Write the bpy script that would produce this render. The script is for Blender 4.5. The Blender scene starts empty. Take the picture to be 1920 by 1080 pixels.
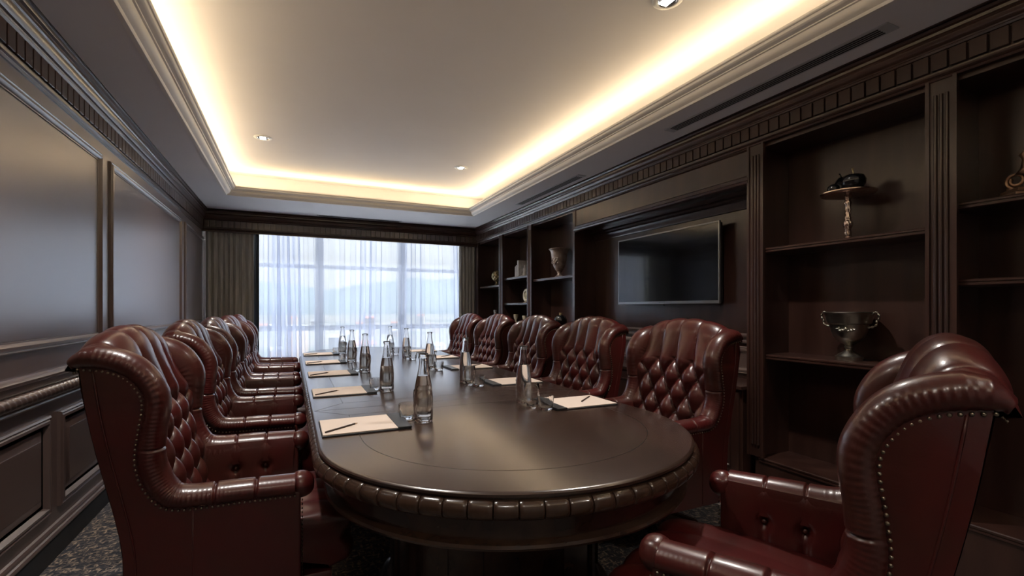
import bpy, bmesh, math, random
from mathutils import Vector, Matrix
import numpy as np
random.seed(7); np.random.seed(7)
S = bpy.context.scene
C = S.collection
PI = math.pi

# ------------------------------------------------------------------ camera, sky, light
TH = math.atan(411 / 888.0)
cam_d = bpy.data.cameras.new('camera'); cam = bpy.data.objects.new('camera', cam_d); C.objects.link(cam)
cam.location = (0, 0, 1.25); cam.rotation_euler = (PI / 2, 0, -TH)
cam_d.sensor_width = 36; cam_d.lens = 888 / 1920 * 36; cam_d.shift_y = 39 / 1920
cam_d.clip_start = .02; cam_d.clip_end = 20000
S.camera = cam
S.view_settings.view_transform = 'Standard'; S.view_settings.look = 'None'
S.view_settings.exposure = 0.92; S.view_settings.gamma = 1.0; S.view_settings.use_curve_mapping = False
SKY = .52          # sky brightness
COVE = 25.0        # warm strip in the ceiling cove
SPOT = 72.0        # recessed downlights (watt)
S.cycles.use_denoising = True
S.cycles.max_bounces = 12; S.cycles.diffuse_bounces = 5; S.cycles.glossy_bounces = 5
S.cycles.transmission_bounces = 10; S.cycles.transparent_max_bounces = 24
S.cycles.caustics_reflective = True; S.cycles.blur_glossy = 1.0; S.cycles.caustics_refractive = True
S.cycles.sample_clamp_indirect = 6.0

W = bpy.data.worlds.new('sky'); S.world = W; W.use_nodes = True
nt = W.node_tree; nt.nodes.clear()
n_out = nt.nodes.new('ShaderNodeOutputWorld'); n_bg = nt.nodes.new('ShaderNodeBackground')
n_tc = nt.nodes.new('ShaderNodeTexCoord'); n_sep = nt.nodes.new('ShaderNodeSeparateXYZ'); n_cr = nt.nodes.new('ShaderNodeValToRGB')
nt.links.new(n_tc.outputs['Generated'], n_sep.inputs[0]); nt.links.new(n_sep.outputs['Z'], n_cr.inputs[0])
n_cr.color_ramp.elements[0].position = 0.0; n_cr.color_ramp.elements[0].color = (.98, .95, .84, 1)
n_cr.color_ramp.elements[1].position = 0.5; n_cr.color_ramp.elements[1].color = (.78, .87, 1.0, 1)
# hazy overcast sky: three times brighter at the zenith than at the horizon
n_m = nt.nodes.new('ShaderNodeMath'); n_m.operation = 'MULTIPLY_ADD'; n_m.inputs[1].default_value = 2 * SKY; n_m.inputs[2].default_value = SKY; n_m.use_clamp = False
n_mx = nt.nodes.new('ShaderNodeMath'); n_mx.operation = 'MAXIMUM'; n_mx.inputs[1].default_value = 0
nt.links.new(n_sep.outputs['Z'], n_mx.inputs[0]); nt.links.new(n_mx.outputs[0], n_m.inputs[0]); nt.links.new(n_m.outputs[0], n_bg.inputs[1])
nt.links.new(n_cr.outputs[0], n_bg.inputs[0])
nt.links.new(n_bg.outputs[0], n_out.inputs[0])

sun_d = bpy.data.lights.new('sun', 'SUN'); sun = bpy.data.objects.new('sun', sun_d); C.objects.link(sun)
sun_d.energy = 16.0; sun_d.angle = .02; sun_d.color = (1, .98, .95)
sun.rotation_euler = Vector((-.75, .28, -.60)).to_track_quat('-Z', 'Y').to_euler()
por_d = bpy.data.lights.new('window_portal', 'AREA'); por = bpy.data.objects.new('window_portal', por_d); C.objects.link(por)
por_d.shape = 'RECTANGLE'; por_d.size = 3.8; por_d.size_y = 2.2; por_d.cycles.is_portal = True
por.location = (.87, 7.93, 1.4); por.rotation_euler = (PI / 2, 0, PI)   # pointing into the room (-Y)
por.rotation_euler = Vector((0, -1, 0)).to_track_quat('-Z', 'Y').to_euler()

# ------------------------------------------------------------------ materials
MATS = {}
def pmat(name, col, rough=.5, metal=0., spec=.5, coat=0., coat_r=.1, coat_ior=1.5, trans=0., ior=1.45, emit=None, estr=0., sheen=0.):
    m = bpy.data.materials.new(name); m.use_nodes = True; MATS[name] = m
    b = m.node_tree.nodes['Principled BSDF']
    b.inputs['Base Color'].default_value = (*col, 1); b.inputs['Roughness'].default_value = rough
    b.inputs['Metallic'].default_value = metal; b.inputs['Specular IOR Level'].default_value = spec
    b.inputs['Coat Weight'].default_value = coat; b.inputs['Coat Roughness'].default_value = coat_r
    b.inputs['Coat IOR'].default_value = coat_ior; b.inputs['Transmission Weight'].default_value = trans; b.inputs['IOR'].default_value = ior
    b.inputs['Sheen Weight'].default_value = sheen
    if emit:
        b.inputs['Emission Color'].default_value = (*emit, 1); b.inputs['Emission Strength'].default_value = estr
    return m
def var(m, c1, c2, scale=(1, 1, 1), nscale=5., detail=4., bump=0., bscale=80., rvar=0., lo=.35, hi=.65, bdist=.002):
    """noise colour variation + fine bump + roughness variation, in object space"""
    t = m.node_tree; b = t.nodes['Principled BSDF']
    tc = t.nodes.new('ShaderNodeTexCoord'); mp = t.nodes.new('ShaderNodeMapping'); mp.inputs['Scale'].default_value = scale
    t.links.new(tc.outputs['Object'], mp.inputs[0])
    n = t.nodes.new('ShaderNodeTexNoise'); n.inputs['Scale'].default_value = nscale; n.inputs['Detail'].default_value = detail
    t.links.new(mp.outputs[0], n.inputs['Vector'])
    r = t.nodes.new('ShaderNodeValToRGB'); r.color_ramp.elements[0].position = lo; r.color_ramp.elements[1].position = hi
    r.color_ramp.elements[0].color = (*c1, 1); r.color_ramp.elements[1].color = (*c2, 1)
    t.links.new(n.outputs[0], r.inputs[0]); t.links.new(r.outputs[0], b.inputs['Base Color'])
    if rvar:
        mr = t.nodes.new('ShaderNodeMapRange'); r0 = b.inputs['Roughness'].default_value
        mr.inputs['To Min'].default_value = r0 - rvar; mr.inputs['To Max'].default_value = r0 + rvar
        t.links.new(n.outputs[0], mr.inputs[0]); t.links.new(mr.outputs[0], b.inputs['Roughness'])
    if bump:
        n2 = t.nodes.new('ShaderNodeTexNoise'); n2.inputs['Scale'].default_value = bscale; n2.inputs['Detail'].default_value = 5
        t.links.new(mp.outputs[0], n2.inputs['Vector'])
        bp = t.nodes.new('ShaderNodeBump'); bp.inputs['Strength'].default_value = bump; bp.inputs['Distance'].default_value = bdist
        t.links.new(n2.outputs[0], bp.inputs['Height']); t.links.new(bp.outputs[0], b.inputs['Normal'])
    return m
WOOD = var(pmat('dark_wood', (.04, .02, .015), .36, coat=.6, coat_r=.2, coat_ior=1.65), (.030, .0118, .0085), (.050, .0215, .0155), (1, 1, .12), 9, 6, .05, 60, .04)
WALLW = var(pmat('satin_wall_wood', (.05, .03, .026), .36, coat=1.0, coat_r=.33, coat_ior=2.1), (.095, .058, .050), (.115, .072, .063), (1, .5, .5), 3, 5, .04, 50, .03)
SKIRT = var(pmat('black_skirting', (.012, .013, .016), .45), (.010, .011, .014), (.016, .017, .02), (1, 1, 1), 8)
TABW = var(pmat('table_wood', (.04, .02, .013), .27, coat=.7, coat_r=.2, coat_ior=1.75), (.029, .0148, .0105), (.034, .0176, .0124), (.4, 3, 1), 6, 4, 0, 30, 0)
RIMW = var(pmat('table_rim_wood', (.035, .018, .012), .27, coat=.4, coat_r=.12), (.026, .013, .009), (.045, .023, .014), (1, 1, 1), 10, 3)
INLAY = pmat('inlay_line', (.012, .008, .006), .35)
LEATH = pmat('oxblood_leather', (.05, .01, .009), .32, coat=.35, coat_r=.16)
LEATH = var(LEATH, (.062, .0076, .0073), (.042, .0124, .0080), (1, 1, 1), 3.2, 5, .22, 260, .06, .42, .68, .0012)
BUTT = pmat('leather_button', (.05, .012, .010), .3, coat=.3)
BRASS = pmat('antique_nail', (.27, .235, .18), .28, 1.0)
CEILM = var(pmat('ceiling_paint', (.82, .80, .80), .85), (.81, .79, .80), (.83, .81, .82), (1, 1, 1), 2)
CROWN = pmat('crown_paint', (.84, .81, .77), .5)
GRILLE = pmat('grille_paint', (.55, .55, .56), .5)
SLOT = pmat('grille_slot', (.02, .02, .022), .6)
LED = pmat('led_strip', (1, .8, .5), .5, emit=(1.0, .78, .48), estr=COVE)
LED.cycles.emission_sampling = 'FRONT_BACK'
LAMP = pmat('lamp_glow', (1, 1, 1), .5, emit=(1.0, .93, .82), estr=9)
RING = pmat('lamp_ring', (.85, .85, .84), .35)
CHROME = pmat('chrome', (.75, .74, .73), .12, 1.0)
SILV = var(pmat('old_silver', (.42, .40, .36), .3, 1.0), (.36, .34, .29), (.46, .43, .38), (1, 1, 1), 12, 4, .1, 60)
ROSE = var(pmat('rose_silver', (.66, .52, .45), .2, 1.0), (.60, .46, .39), (.72, .60, .53), (1, 1, 1), 20, 3, .25, 120)
BLACKC = pmat('black_ceramic', (.008, .008, .009), .18, coat=.6)
STONE = var(pmat('grey_stone', (.42, .40, .39), .6), (.34, .32, .31), (.5, .48, .47), (1, 1, 1), 20, 4, .3, 80)
CREAM = var(pmat('cream_ceramic', (.62, .56, .43), .4), (.55, .48, .34), (.68, .62, .5), (1, 1, 1), 14)
ANTGOLD = var(pmat('antique_gold', (.42, .33, .17), .4, .8), (.26, .2, .1), (.5, .4, .22), (1, 1, 1), 30, 3, .4, 60)
PATV = var(pmat('patinated_urn', (.36, .29, .25), .4, .5), (.26, .2, .17), (.46, .39, .35), (1, 1, 1), 14, 4, .25, 60)
COPPER = var(pmat('copper_bronze', (.35, .22, .15), .35, .9), (.26, .15, .1), (.45, .3, .2), (1, 1, 1), 15)
SCREEN = pmat('tv_screen', (.004, .005, .008), .12, coat=.5, coat_r=.05)
BEZEL = pmat('tv_bezel', (.32, .32, .33), .3, .9)
BLACKP = pmat('black_plastic', (.012, .012, .013), .4)
PAPER = pmat('note_paper', (.62, .52, .45), .8)
PADL = var(pmat('pad_leather', (.03, .033, .036), .4), (.022, .024, .027), (.04, .042, .046), (1, 1, 1), 40, 3, .2, 300)
PENC = pmat('pencil_dark', (.035, .018, .012), .35)
PTIP = pmat('pencil_tip', (.45, .32, .2), .6)
GLASS = pmat('clear_glass', (1, 1, 1), .0, trans=1.0, ior=1.47)
WATER = pmat('water', (1, 1, 1), .0, trans=1.0, ior=1.33)
FRAMEM = pmat('window_frame', (.30, .31, .34), .45)
def pane_mat():
    m = bpy.data.materials.new('window_glass'); m.use_nodes = True; t = m.node_tree; t.nodes.clear()
    o = t.nodes.new('ShaderNodeOutputMaterial'); mx = t.nodes.new('ShaderNodeMixShader'); tr = t.nodes.new('ShaderNodeBsdfTransparent'); gl = t.nodes.new('ShaderNodeBsdfGlossy')
    tr.inputs[0].default_value = (.95, .97, .97, 1); gl.inputs['Roughness'].default_value = .02; mx.inputs[0].default_value = .06
    t.links.new(tr.outputs[0], mx.inputs[1]); t.links.new(gl.outputs[0], mx.inputs[2]); t.links.new(mx.outputs[0], o.inputs[0]); return m
PANE = pane_mat()
DRAPE = var(pmat('drape_cloth', (.17, .165, .15), .85, sheen=.2), (.34, .33, .30), (.46, .45, .41), (1, 1, .1), 30)
DRAPE_L = pmat('drape_lining', (.035, .042, .055), .85)
CREAMW = pmat('pale_plaster', (.55, .54, .53), .8)
PLASTER = pmat('outer_wall', (.5, .5, .5), .9)

def sheer_mat():
    m = bpy.data.materials.new('sheer_cloth'); m.use_nodes = True; t = m.node_tree; t.nodes.clear()
    o = t.nodes.new('ShaderNodeOutputMaterial'); mx = t.nodes.new('ShaderNodeMixShader'); tr = t.nodes.new('ShaderNodeBsdfTransparent')
    m2 = t.nodes.new('ShaderNodeMixShader'); df = t.nodes.new('ShaderNodeBsdfDiffuse'); tl = t.nodes.new('ShaderNodeBsdfTranslucent')
    df.inputs[0].default_value = (.66, .69, .86, 1); tl.inputs[0].default_value = (.72, .76, .90, 1)
    m2.inputs[0].default_value = .78; t.links.new(df.outputs[0], m2.inputs[1]); t.links.new(tl.outputs[0], m2.inputs[2])
    mx.inputs[0].default_value = .58
    t.links.new(tr.outputs[0], mx.inputs[1]); t.links.new(m2.outputs[0], mx.inputs[2]); t.links.new(mx.outputs[0], o.inputs[0])
    return m
SHEER = sheer_mat()

def carpet_mat():
    m = pmat('woven_carpet', (.06, .05, .045), .95, sheen=.2); t = m.node_tree; b = t.nodes['Principled BSDF']
    tc = t.nodes.new('ShaderNodeTexCoord'); mp = t.nodes.new('ShaderNodeMapping'); mp.inputs['Scale'].default_value = (1, 2.6, 1)
    t.links.new(tc.outputs['Object'], mp.inputs[0])
    n1 = t.nodes.new('ShaderNodeTexNoise'); n1.inputs['Scale'].default_value = 26; n1.inputs['Detail'].default_value = 3; n1.inputs['Distortion'].default_value = 1.2
    mp2 = t.nodes.new('ShaderNodeMapping'); mp2.inputs['Scale'].default_value = (2.6, 1, 1); t.links.new(tc.outputs['Object'], mp2.inputs[0])
    n2 = t.nodes.new('ShaderNodeTexNoise'); n2.inputs['Scale'].default_value = 24; n2.inputs['Detail'].default_value = 3
    t.links.new(mp.outputs[0], n1.inputs['Vector']); t.links.new(mp2.outputs[0], n2.inputs['Vector'])
    mxx = t.nodes.new('ShaderNodeMath'); mxx.operation = 'MAXIMUM'; t.links.new(n1.outputs[0], mxx.inputs[0]); t.links.new(n2.outputs[0], mxx.inputs[1])
    r = t.nodes.new('ShaderNodeValToRGB'); el = r.color_ramp.elements
    el[0].position = .46; el[0].color = (.010, .012, .020, 1); el[1].position = .66; el[1].color = (.42, .31, .21, 1)
    q = el.new(.54); q.color = (.03, .03, .04, 1); q = el.new(.60); q.color = (.17, .125, .09, 1)
    t.links.new(mxx.outputs[0], r.inputs[0])
    n3 = t.nodes.new('ShaderNodeTexNoise'); n3.inputs['Scale'].default_value = 1.1; t.links.new(tc.outputs['Object'], n3.inputs['Vector'])
    r3 = t.nodes.new('ShaderNodeValToRGB'); r3.color_ramp.elements[0].position = .4; r3.color_ramp.elements[1].position = .6
    r3.color_ramp.elements[0].color = (.45, .55, .8, 1); r3.color_ramp.elements[1].color = (1, .95, .88, 1); t.links.new(n3.outputs[0], r3.inputs[0])
    mu = t.nodes.new('ShaderNodeMix'); mu.data_type = 'RGBA'; mu.blend_type = 'MULTIPLY'; mu.inputs[0].default_value = .7
    t.links.new(r.outputs[0], mu.inputs[6]); t.links.new(r3.outputs[0], mu.inputs[7]); t.links.new(mu.outputs[2], b.inputs['Base Color'])
    bp = t.nodes.new('ShaderNodeBump'); bp.inputs['Strength'].default_value = .6; bp.inputs['Distance'].default_value = .006
    t.links.new(mxx.outputs[0], bp.inputs['Height']); t.links.new(bp.outputs[0], b.inputs['Normal'])
    return m
CARPET = carpet_mat()

# ------------------------------------------------------------------ helpers
def link(name, me, parent=None, loc=None, rz=None):
    o = bpy.data.objects.new(name, me); C.objects.link(o)
    if parent: o.parent = parent
    if loc: o.location = loc
    if rz is not None: o.rotation_euler = (0, 0, rz)
    return o
def mesh(name, v, f, m, smooth=False, autos=None):
    me = bpy.data.meshes.new(name); me.from_pydata([tuple(map(float, p)) for p in v], [], [tuple(map(int, q)) for q in f])
    bm = bmesh.new(); bm.from_mesh(me); bmesh.ops.recalc_face_normals(bm, faces=bm.faces)
    bm.to_mesh(me); bm.free()
    if smooth: me.polygons.foreach_set('use_smooth', [True] * len(me.polygons))
    if autos is not None: me.set_sharp_from_angle(angle=math.radians(autos))
    me.materials.append(m); return me
def mk(name, v, f, m, parent=None, smooth=False, autos=None, loc=None, rz=None):
    return link(name, mesh(name, v, f, m, smooth, autos), parent, loc, rz)
class MB:
    def __init__(s): s.v = []; s.f = []
    def add(s, v, f):
        k = len(s.v); s.v += [tuple(p) for p in v]; s.f += [tuple(i + k for i in q) for q in f]; return s
    def box(s, x0, x1, y0, y1, z0, z1):
        return s.add([(x0, y0, z0), (x1, y0, z0), (x1, y1, z0), (x0, y1, z0), (x0, y0, z1), (x1, y0, z1), (x1, y1, z1), (x0, y1, z1)],
                     [(0, 3, 2, 1), (4, 5, 6, 7), (0, 1, 5, 4), (1, 2, 6, 5), (2, 3, 7, 6), (3, 0, 4, 7)])
    def grid(s, P, closed_u=False, closed_v=False):
        """P[i][j] points"""
        n = len(P); m = len(P[0]); k = len(s.v)
        for r in P: s.v += [tuple(map(float, p)) for p in r]
        for i in range(n if closed_u else n - 1):
            for j in range(m if closed_v else m - 1):
                a = k + i * m + j; b = k + i * m + (j + 1) % m; c = k + ((i + 1) % n) * m + (j + 1) % m; d = k + ((i + 1) % n) * m + j
                s.f.append((a, b, c, d))
        return s
    def tube(s, pts, r, n=8, closed=False, caps=True):
        pts = [Vector(p) for p in pts]; P = []; up = None
        L = len(pts)
        for i, p in enumerate(pts):
            t = (pts[(i + 1) % L] - pts[i - 1]) if closed else (pts[min(i + 1, L - 1)] - pts[max(i - 1, 0)])
            t.normalize()
            if up is None: up = Vector((0, 0, 1)) if abs(t.z) < .9 else Vector((1, 0, 0))
            a = t.cross(up).normalized(); b = a.cross(t).normalized(); up = b
            rr = r[i] if isinstance(r, (list, tuple)) else r
            P.append([p + a * (rr * math.cos(2 * PI * k / n)) + b * (rr * math.sin(2 * PI * k / n)) for k in range(n)])
        k0 = len(s.v); s.grid(P, closed, True)
        if caps and not closed:
            s.f.append(tuple(range(k0, k0 + n))); s.f.append(tuple(range(k0 + (L - 1) * n, k0 + L * n)))
        return s
    def lathe(s, prof, n=32, c=(0, 0, 0), cap0=True, cap1=True, sx=1, sy=1):
        P = [[(c[0] + sx * r * math.cos(2 * PI * k / n), c[1] + sy * r * math.sin(2 * PI * k / n), c[2] + z) for k in range(n)] for r, z in prof]
        k0 = len(s.v); s.grid(P, False, True); L = len(prof)
        if cap0 and prof[0][0] > 1e-6: s.f.append(tuple(range(k0, k0 + n)))
        if cap1 and prof[-1][0] > 1e-6: s.f.append(tuple(range(k0 + (L - 1) * n, k0 + L * n)))
        return s
    def ell(s, c, r, n=12, m=8):
        P = [[(c[0] + r[0] * math.sin(PI * i / m) * math.cos(2 * PI * k / n), c[1] + r[1] * math.sin(PI * i / m) * math.sin(2 * PI * k / n), c[2] + r[2] * math.cos(PI * i / m)) for k in range(n)] for i in range(m + 1)]
        return s.grid(P, False, True)
    def build(s, name, m, parent=None, smooth=False, autos=None, loc=None, rz=None):
        return mk(name, s.v, s.f, m, parent, smooth, autos, loc, rz)
    def mesh(s, name, m, smooth=False, autos=None): return mesh(name, s.v, s.f, m, smooth, autos)
def rbox(name, x0, x1, y0, y1, z0, z1, m, parent=None, bev=.003, seg=2):
    me = bpy.data.meshes.new(name); bm = bmesh.new()
    bmesh.ops.create_cube(bm, size=1)
    for v in bm.verts: v.co = Vector(((x0 + x1) / 2 + v.co.x * (x1 - x0), (y0 + y1) / 2 + v.co.y * (y1 - y0), (z0 + z1) / 2 + v.co.z * (z1 - z0)))
    bmesh.ops.bevel(bm, geom=bm.edges[:], offset=bev, segments=seg, affect='EDGES', profile=.5)
    bm.to_mesh(me); bm.free(); me.materials.append(m); return link(name, me, parent)
def plan_sweep(mb, prof, pts, closed=False):
    """prof: list of (out, z); out is measured along the LEFT normal of the plan path"""
    n = len(pts); P = []
    for i in range(n):
        p = Vector(pts[i][:2])
        a = Vector(pts[i - 1][:2]) if (i > 0 or closed) else None
        b = Vector(pts[(i + 1) % n][:2]) if (i < n - 1 or closed) else None
        d1 = (p - a).normalized() if a is not None else None
        d2 = (b - p).normalized() if b is not None else None
        if d1 is None: d1 = d2
        if d2 is None: d2 = d1
        n1 = Vector((-d1.y, d1.x)); n2 = Vector((-d2.y, d2.x)); nn = (n1 + n2)
        nn = nn / max(.2, nn.length_squared / 2)
        P.append([(p.x + nn.x * o, p.y + nn.y * o, z) for o, z in prof])
    k0 = len(mb.v); m = len(prof); mb.grid(P, closed, False)
    if not closed:
        mb.f.append(tuple(range(k0, k0 + m))); mb.f.append(tuple(range(k0 + (n - 1) * m, k0 + n * m)))
    return mb
def rect_ring(mb, to3, u0, u1, v0, v1, prof):
    """mitred rectangular moulding. prof: (inset, height); to3(u,v,h)"""
    P = []
    for cu, cv, du, dv in ((u0, v0, 1, 1), (u1, v0, -1, 1), (u1, v1, -1, -1), (u0, v1, 1, -1)):
        P.append([to3(cu + du * i, cv + dv * i, h) for i, h in prof])
    return mb.grid(P, True, False)
def empty(name, loc=(0, 0, 0), rz=0.):
    o = bpy.data.objects.new(name, None); C.objects.link(o); o.location = loc; o.rotation_euler = (0, 0, rz); o.empty_display_size = .1; return o
def tag(o, label=None, cat=None, group=None, kind=None):
    if label: o['label'] = label
    if cat: o['category'] = cat
    if group: o['group'] = group
    if kind: o['kind'] = kind
    return o
def struct(o, label=None, cat=None):
    o['kind'] = 'structure'
    return tag(o, label, cat)
def copy_tree(o, parent=None):
    c = o.copy(); C.objects.link(c); c.parent = parent
    for ch in list(o.children): copy_tree(ch, c)
    return c
def spline(pts, n):
    """Catmull-Rom through points (any dimension), n samples uniform in arc length"""
    p = np.array(pts, float); q = np.vstack([2 * p[0] - p[1], p, 2 * p[-1] - p[-2]]); out = []
    for i in range(1, len(q) - 2):
        for t in np.linspace(0, 1, 24, endpoint=False):
            a, b, c, d = q[i - 1], q[i], q[i + 1], q[i + 2]
            out.append(.5 * ((2 * b) + (-a + c) * t + (2 * a - 5 * b + 4 * c - d) * t * t + (-a + 3 * b - 3 * c + d) * t ** 3))
    out.append(p[-1]); out = np.array(out)
    s = np.r_[0, np.cumsum(np.linalg.norm(np.diff(out, axis=0), axis=1))]
    u = np.linspace(0, s[-1], n)
    return np.stack([np.interp(u, s, out[:, k]) for k in range(p.shape[1])], 1), s[-1]

# ------------------------------------------------------------------ room shell
XL, XR, XF = -1.10, 3.14, 2.80      # left wall, right wall, bookcase face
Y0, YB = -1.4, 7.80                 # wall behind camera, window wall
ZC, ZU = 2.58, 2.875                 # lowered border, raised ceiling

struct(MB().box(XL - .3, XR + .3, Y0 - .3, YB + .2, -.12, 0).build('floor', CARPET), 'dark mottled blue and tan woven carpet', 'floor')
wl = struct(MB().box(XL - .25, XL, Y0 - .25, YB + .2, 0, 3.1).build('wall_left', WALLW), 'satin brown panelled wood wall on the left', 'wall')
struct(MB().box(XR, XR + .25, Y0 - .25, YB + .2, 0, 3.1).build('wall_right', WOOD), 'dark wood wall behind the bookcases', 'wall')
struct(MB().box(XL, XR, Y0 - .25, Y0, 0, 3.1).build('wall_front', CREAMW), 'pale plaster wall behind the viewpoint', 'wall')
wb = MB()
wb.box(XL, XR, YB, YB + .2, 0, .35).box(XL, XR, YB, YB + .2, 2.5, 3.1).box(XL, -1.02, YB, YB + .2, .35, 2.5).box(2.78, XR, YB, YB + .2, .35, 2.5)
struct(wb.build('wall_back', WALLW), 'window wall at the far end', 'wall')

# left wall: raised panels. frame(u=Y, v=Z, h=out of the wall)
L3 = lambda u, v, h: (XL + h, u, v)
mould = [(0, 0), (0, .012), (.006, .016), (.012, .012), (.018, .020), (.030, .022), (.038, .016), (.044, .006), (.050, .006), (.052, .001)]
k = 1.028
for (a, b) in ((-1.45, .30 * k), (.45, 1.30), (1.44, 3.79), (3.945, 6.13), (6.325, 7.62)):
    if b - a < .3: continue
    rect_ring(MB(), L3, a, b, 1.055, 2.222, mould).build('panel_moulding', WALLW, wl, True, 30)
    rbox('panel', XL, XL + .003, a + .055, b - .055, 1.11, 2.167, WALLW, wl, .001, 1)
low = [(0, 0), (0, .014), (.008, .020), (.016, .014), (.022, .020), (.034, .022), (.04, .010), (.046, -.0), (.062, .0), (.10, .014), (.104, .016)]
yy = -1.27
edges = [(-1.45, -.30), (-.195, .865), (.97, 1.925), (2.03, 3.085), (3.19, 4.25), (4.355, 5.41), (5.515, 6.57), (6.675, 7.62)]
for a, b in edges:
    rect_ring(MB(), L3, a, b, .235, .722, low).build('lower_panel_moulding', WALLW, wl, True, 30)
    rbox('lower_panel', XL, XL + .016, a + .104, b - .104, .235 + .104, .722 - .104, WALLW, wl, .001, 1)
# chair rail with carved rope
rail = MB()
plan_sweep(rail, [(0, .785), (.010, .787), (.014, .795), (.010, .802), (.012, .812), (.012, .88), (.026, .884), (.030, .892), (.030, .915), (.040, .922), (.042, .932), (.034, .940), (.022, .944), (.0, .946)],
           [(XL, YB), (XL, Y0)])
tr1 = struct(rail.build('trim_1', WALLW, None, True, 30), 'moulded chair rail along the left wall', 'chair rail')
P = []
for i, y in enumerate(np.arange(Y0, YB, .008)):
    P.append([(XL + .024 + (.024 + .0035 * math.sin(2 * PI * y / .045 + 2.2 * math.sin(a))) * math.cos(a), y, .847 + (.026 + .0035 * math.sin(2 * PI * y / .045 + 2.2 * math.sin(a))) * math.sin(a)) for a in np.linspace(-PI / 2 - .3, PI / 2 + .3, 13)])
MB().grid(P).build('rope_carving', WALLW, tr1, True)
bl = MB(); plan_sweep(bl, [(0, .0), (.022, .0), (.022, .100), (.016, .112), (.0, .112)], [(XL, YB), (XL, Y0)])
b1 = struct(bl.build('baseboard_left', SKIRT, None, True, 30), 'black skirting board along the left wall', 'skirting')
bm_ = MB(); plan_sweep(bm_, [(0, .112), (.024, .112), (.028, .122), (.022, .132), (.014, .136), (.016, .15), (.010, .160), (0, .165)], [(XL, YB), (XL, Y0)])
bm_.build('base_moulding', WALLW, b1, True, 30)

# wooden cornice: left wall, over the window (pelmet) and over the bookcases, with dentils
YP = 7.44
corn = [(0, 2.298), (.010, 2.298), (.014, 2.308), (.010, 2.314), (.018, 2.320), (.022, 2.330), (.022, 2.336), (.012, 2.338), (.012, 2.438), (.026, 2.440), (.032, 2.450), (.026, 2.458),
        (.030, 2.466), (.040, 2.470), (.052, 2.486), (.056, 2.504), (.050, 2.518), (.056, 2.524), (.058, 2.540), (.070, 2.546), (.076, 2.560), (.070, 2.568), (.078, 2.572), (.078, ZC), (0, ZC)]
XLc, XRc = XL, XF
cpl = plan_sweep(MB(), corn, [(XL, YP), (XL, Y0)]).build('trim_2', WOOD, None, True, 30)
struct(cpl, 'dark wood dentil cornice on the left wall', 'cornice')
cpb = MB(); plan_sweep(cpb, corn, [(XF, YP), (XL, YP)])
cpb.box(XL, XF, YP - .003, YP + .03, 2.285, ZC)
cpb = cpb.build('trim_3', WOOD, None, True, 30); struct(cpb, 'dark wood dentil pelmet cornice over the window', 'cornice')
corr = [(o, z + .032 if z < 2.44 else z) for o, z in corn]
corr = [(0, 2.338), (.010, 2.338), (.014, 2.348), (.010, 2.354), (.018, 2.360), (.022, 2.370), (.022, 2.376), (.012, 2.378), (.012, 2.466), (.026, 2.468), (.032, 2.476), (.026, 2.482),
        (.030, 2.488), (.040, 2.492), (.050, 2.504), (.054, 2.518), (.050, 2.530), (.056, 2.535), (.058, 2.548), (.070, 2.553), (.076, 2.564), (.070, 2.570), (.078, 2.574), (.078, ZC), (0, ZC)]
cpr = MB(); plan_sweep(cpr, corr, [(XF, Y0), (XF, YP)]); cpr.box(XF - .002, XR, Y0, YP, 2.345, 2.37)
cpr = cpr.build('trim_4', WOOD, None, True, 30); struct(cpr, 'dark wood dentil cornice above the bookcases', 'cornice')
def dentil_mesh(name, z0, z1, m):
    me = bpy.data.meshes.new(name); bm = bmesh.new(); bmesh.ops.create_cube(bm, size=1)
    for v in bm.verts: v.co = Vector((v.co.x * .026, v.co.y * .061, (z0 + z1) / 2 + v.co.z * (z1 - z0)))
    bmesh.ops.bevel(bm, geom=bm.edges[:], offset=.0015, segments=1, affect='EDGES'); bm.to_mesh(me); bm.free(); me.materials.append(m); return me
dl = dentil_mesh('dentil', 2.341, 2.434, WOOD); dr = dentil_mesh('dentil', 2.382, 2.462, WOOD); db = dentil_mesh('dentil', 2.341, 2.434, WOOD)
y = .8 - 29 * .0725
while y < YP - .05:
    link('dentil', dl, cpl, (XL + .018, y, 0)); y += .0725
y = .55 - 26 * .0705
while y < YP - .05:
    link('dentil', dr, cpr, (XF - .018, y, 0)); y += .0705
x = XL + .06
while x < XF - .03:
    link('dentil', db, cpb, (x, YP - .018, 0), PI / 2); x += .0715

# ceiling: slab, lowered border, crown with cove behind it
TX0, TX1, TY0, TY1 = -.70, 2.34, -1.0, 6.38
ce = struct(MB().box(XL - .25, XR + .25, Y0 - .25, YB + .2, ZU, ZU + .25).build('ceiling', CEILM), 'raised pale ceiling with warm cove light', 'ceiling')
MB().box(XL, TX0, Y0, YP + .36, ZC, ZC + .035).build('soffit', CEILM, ce)
MB().box(TX1, XR, Y0, YP + .36, ZC, ZC + .035).build('soffit', CEILM, ce)
MB().box(TX0, TX1, TY1, YP + .36, ZC, ZC + .035).build('soffit', CEILM, ce)
MB().box(TX0, TX1, Y0, TY0, ZC, ZC + .035).build('soffit', CEILM, ce)
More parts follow.
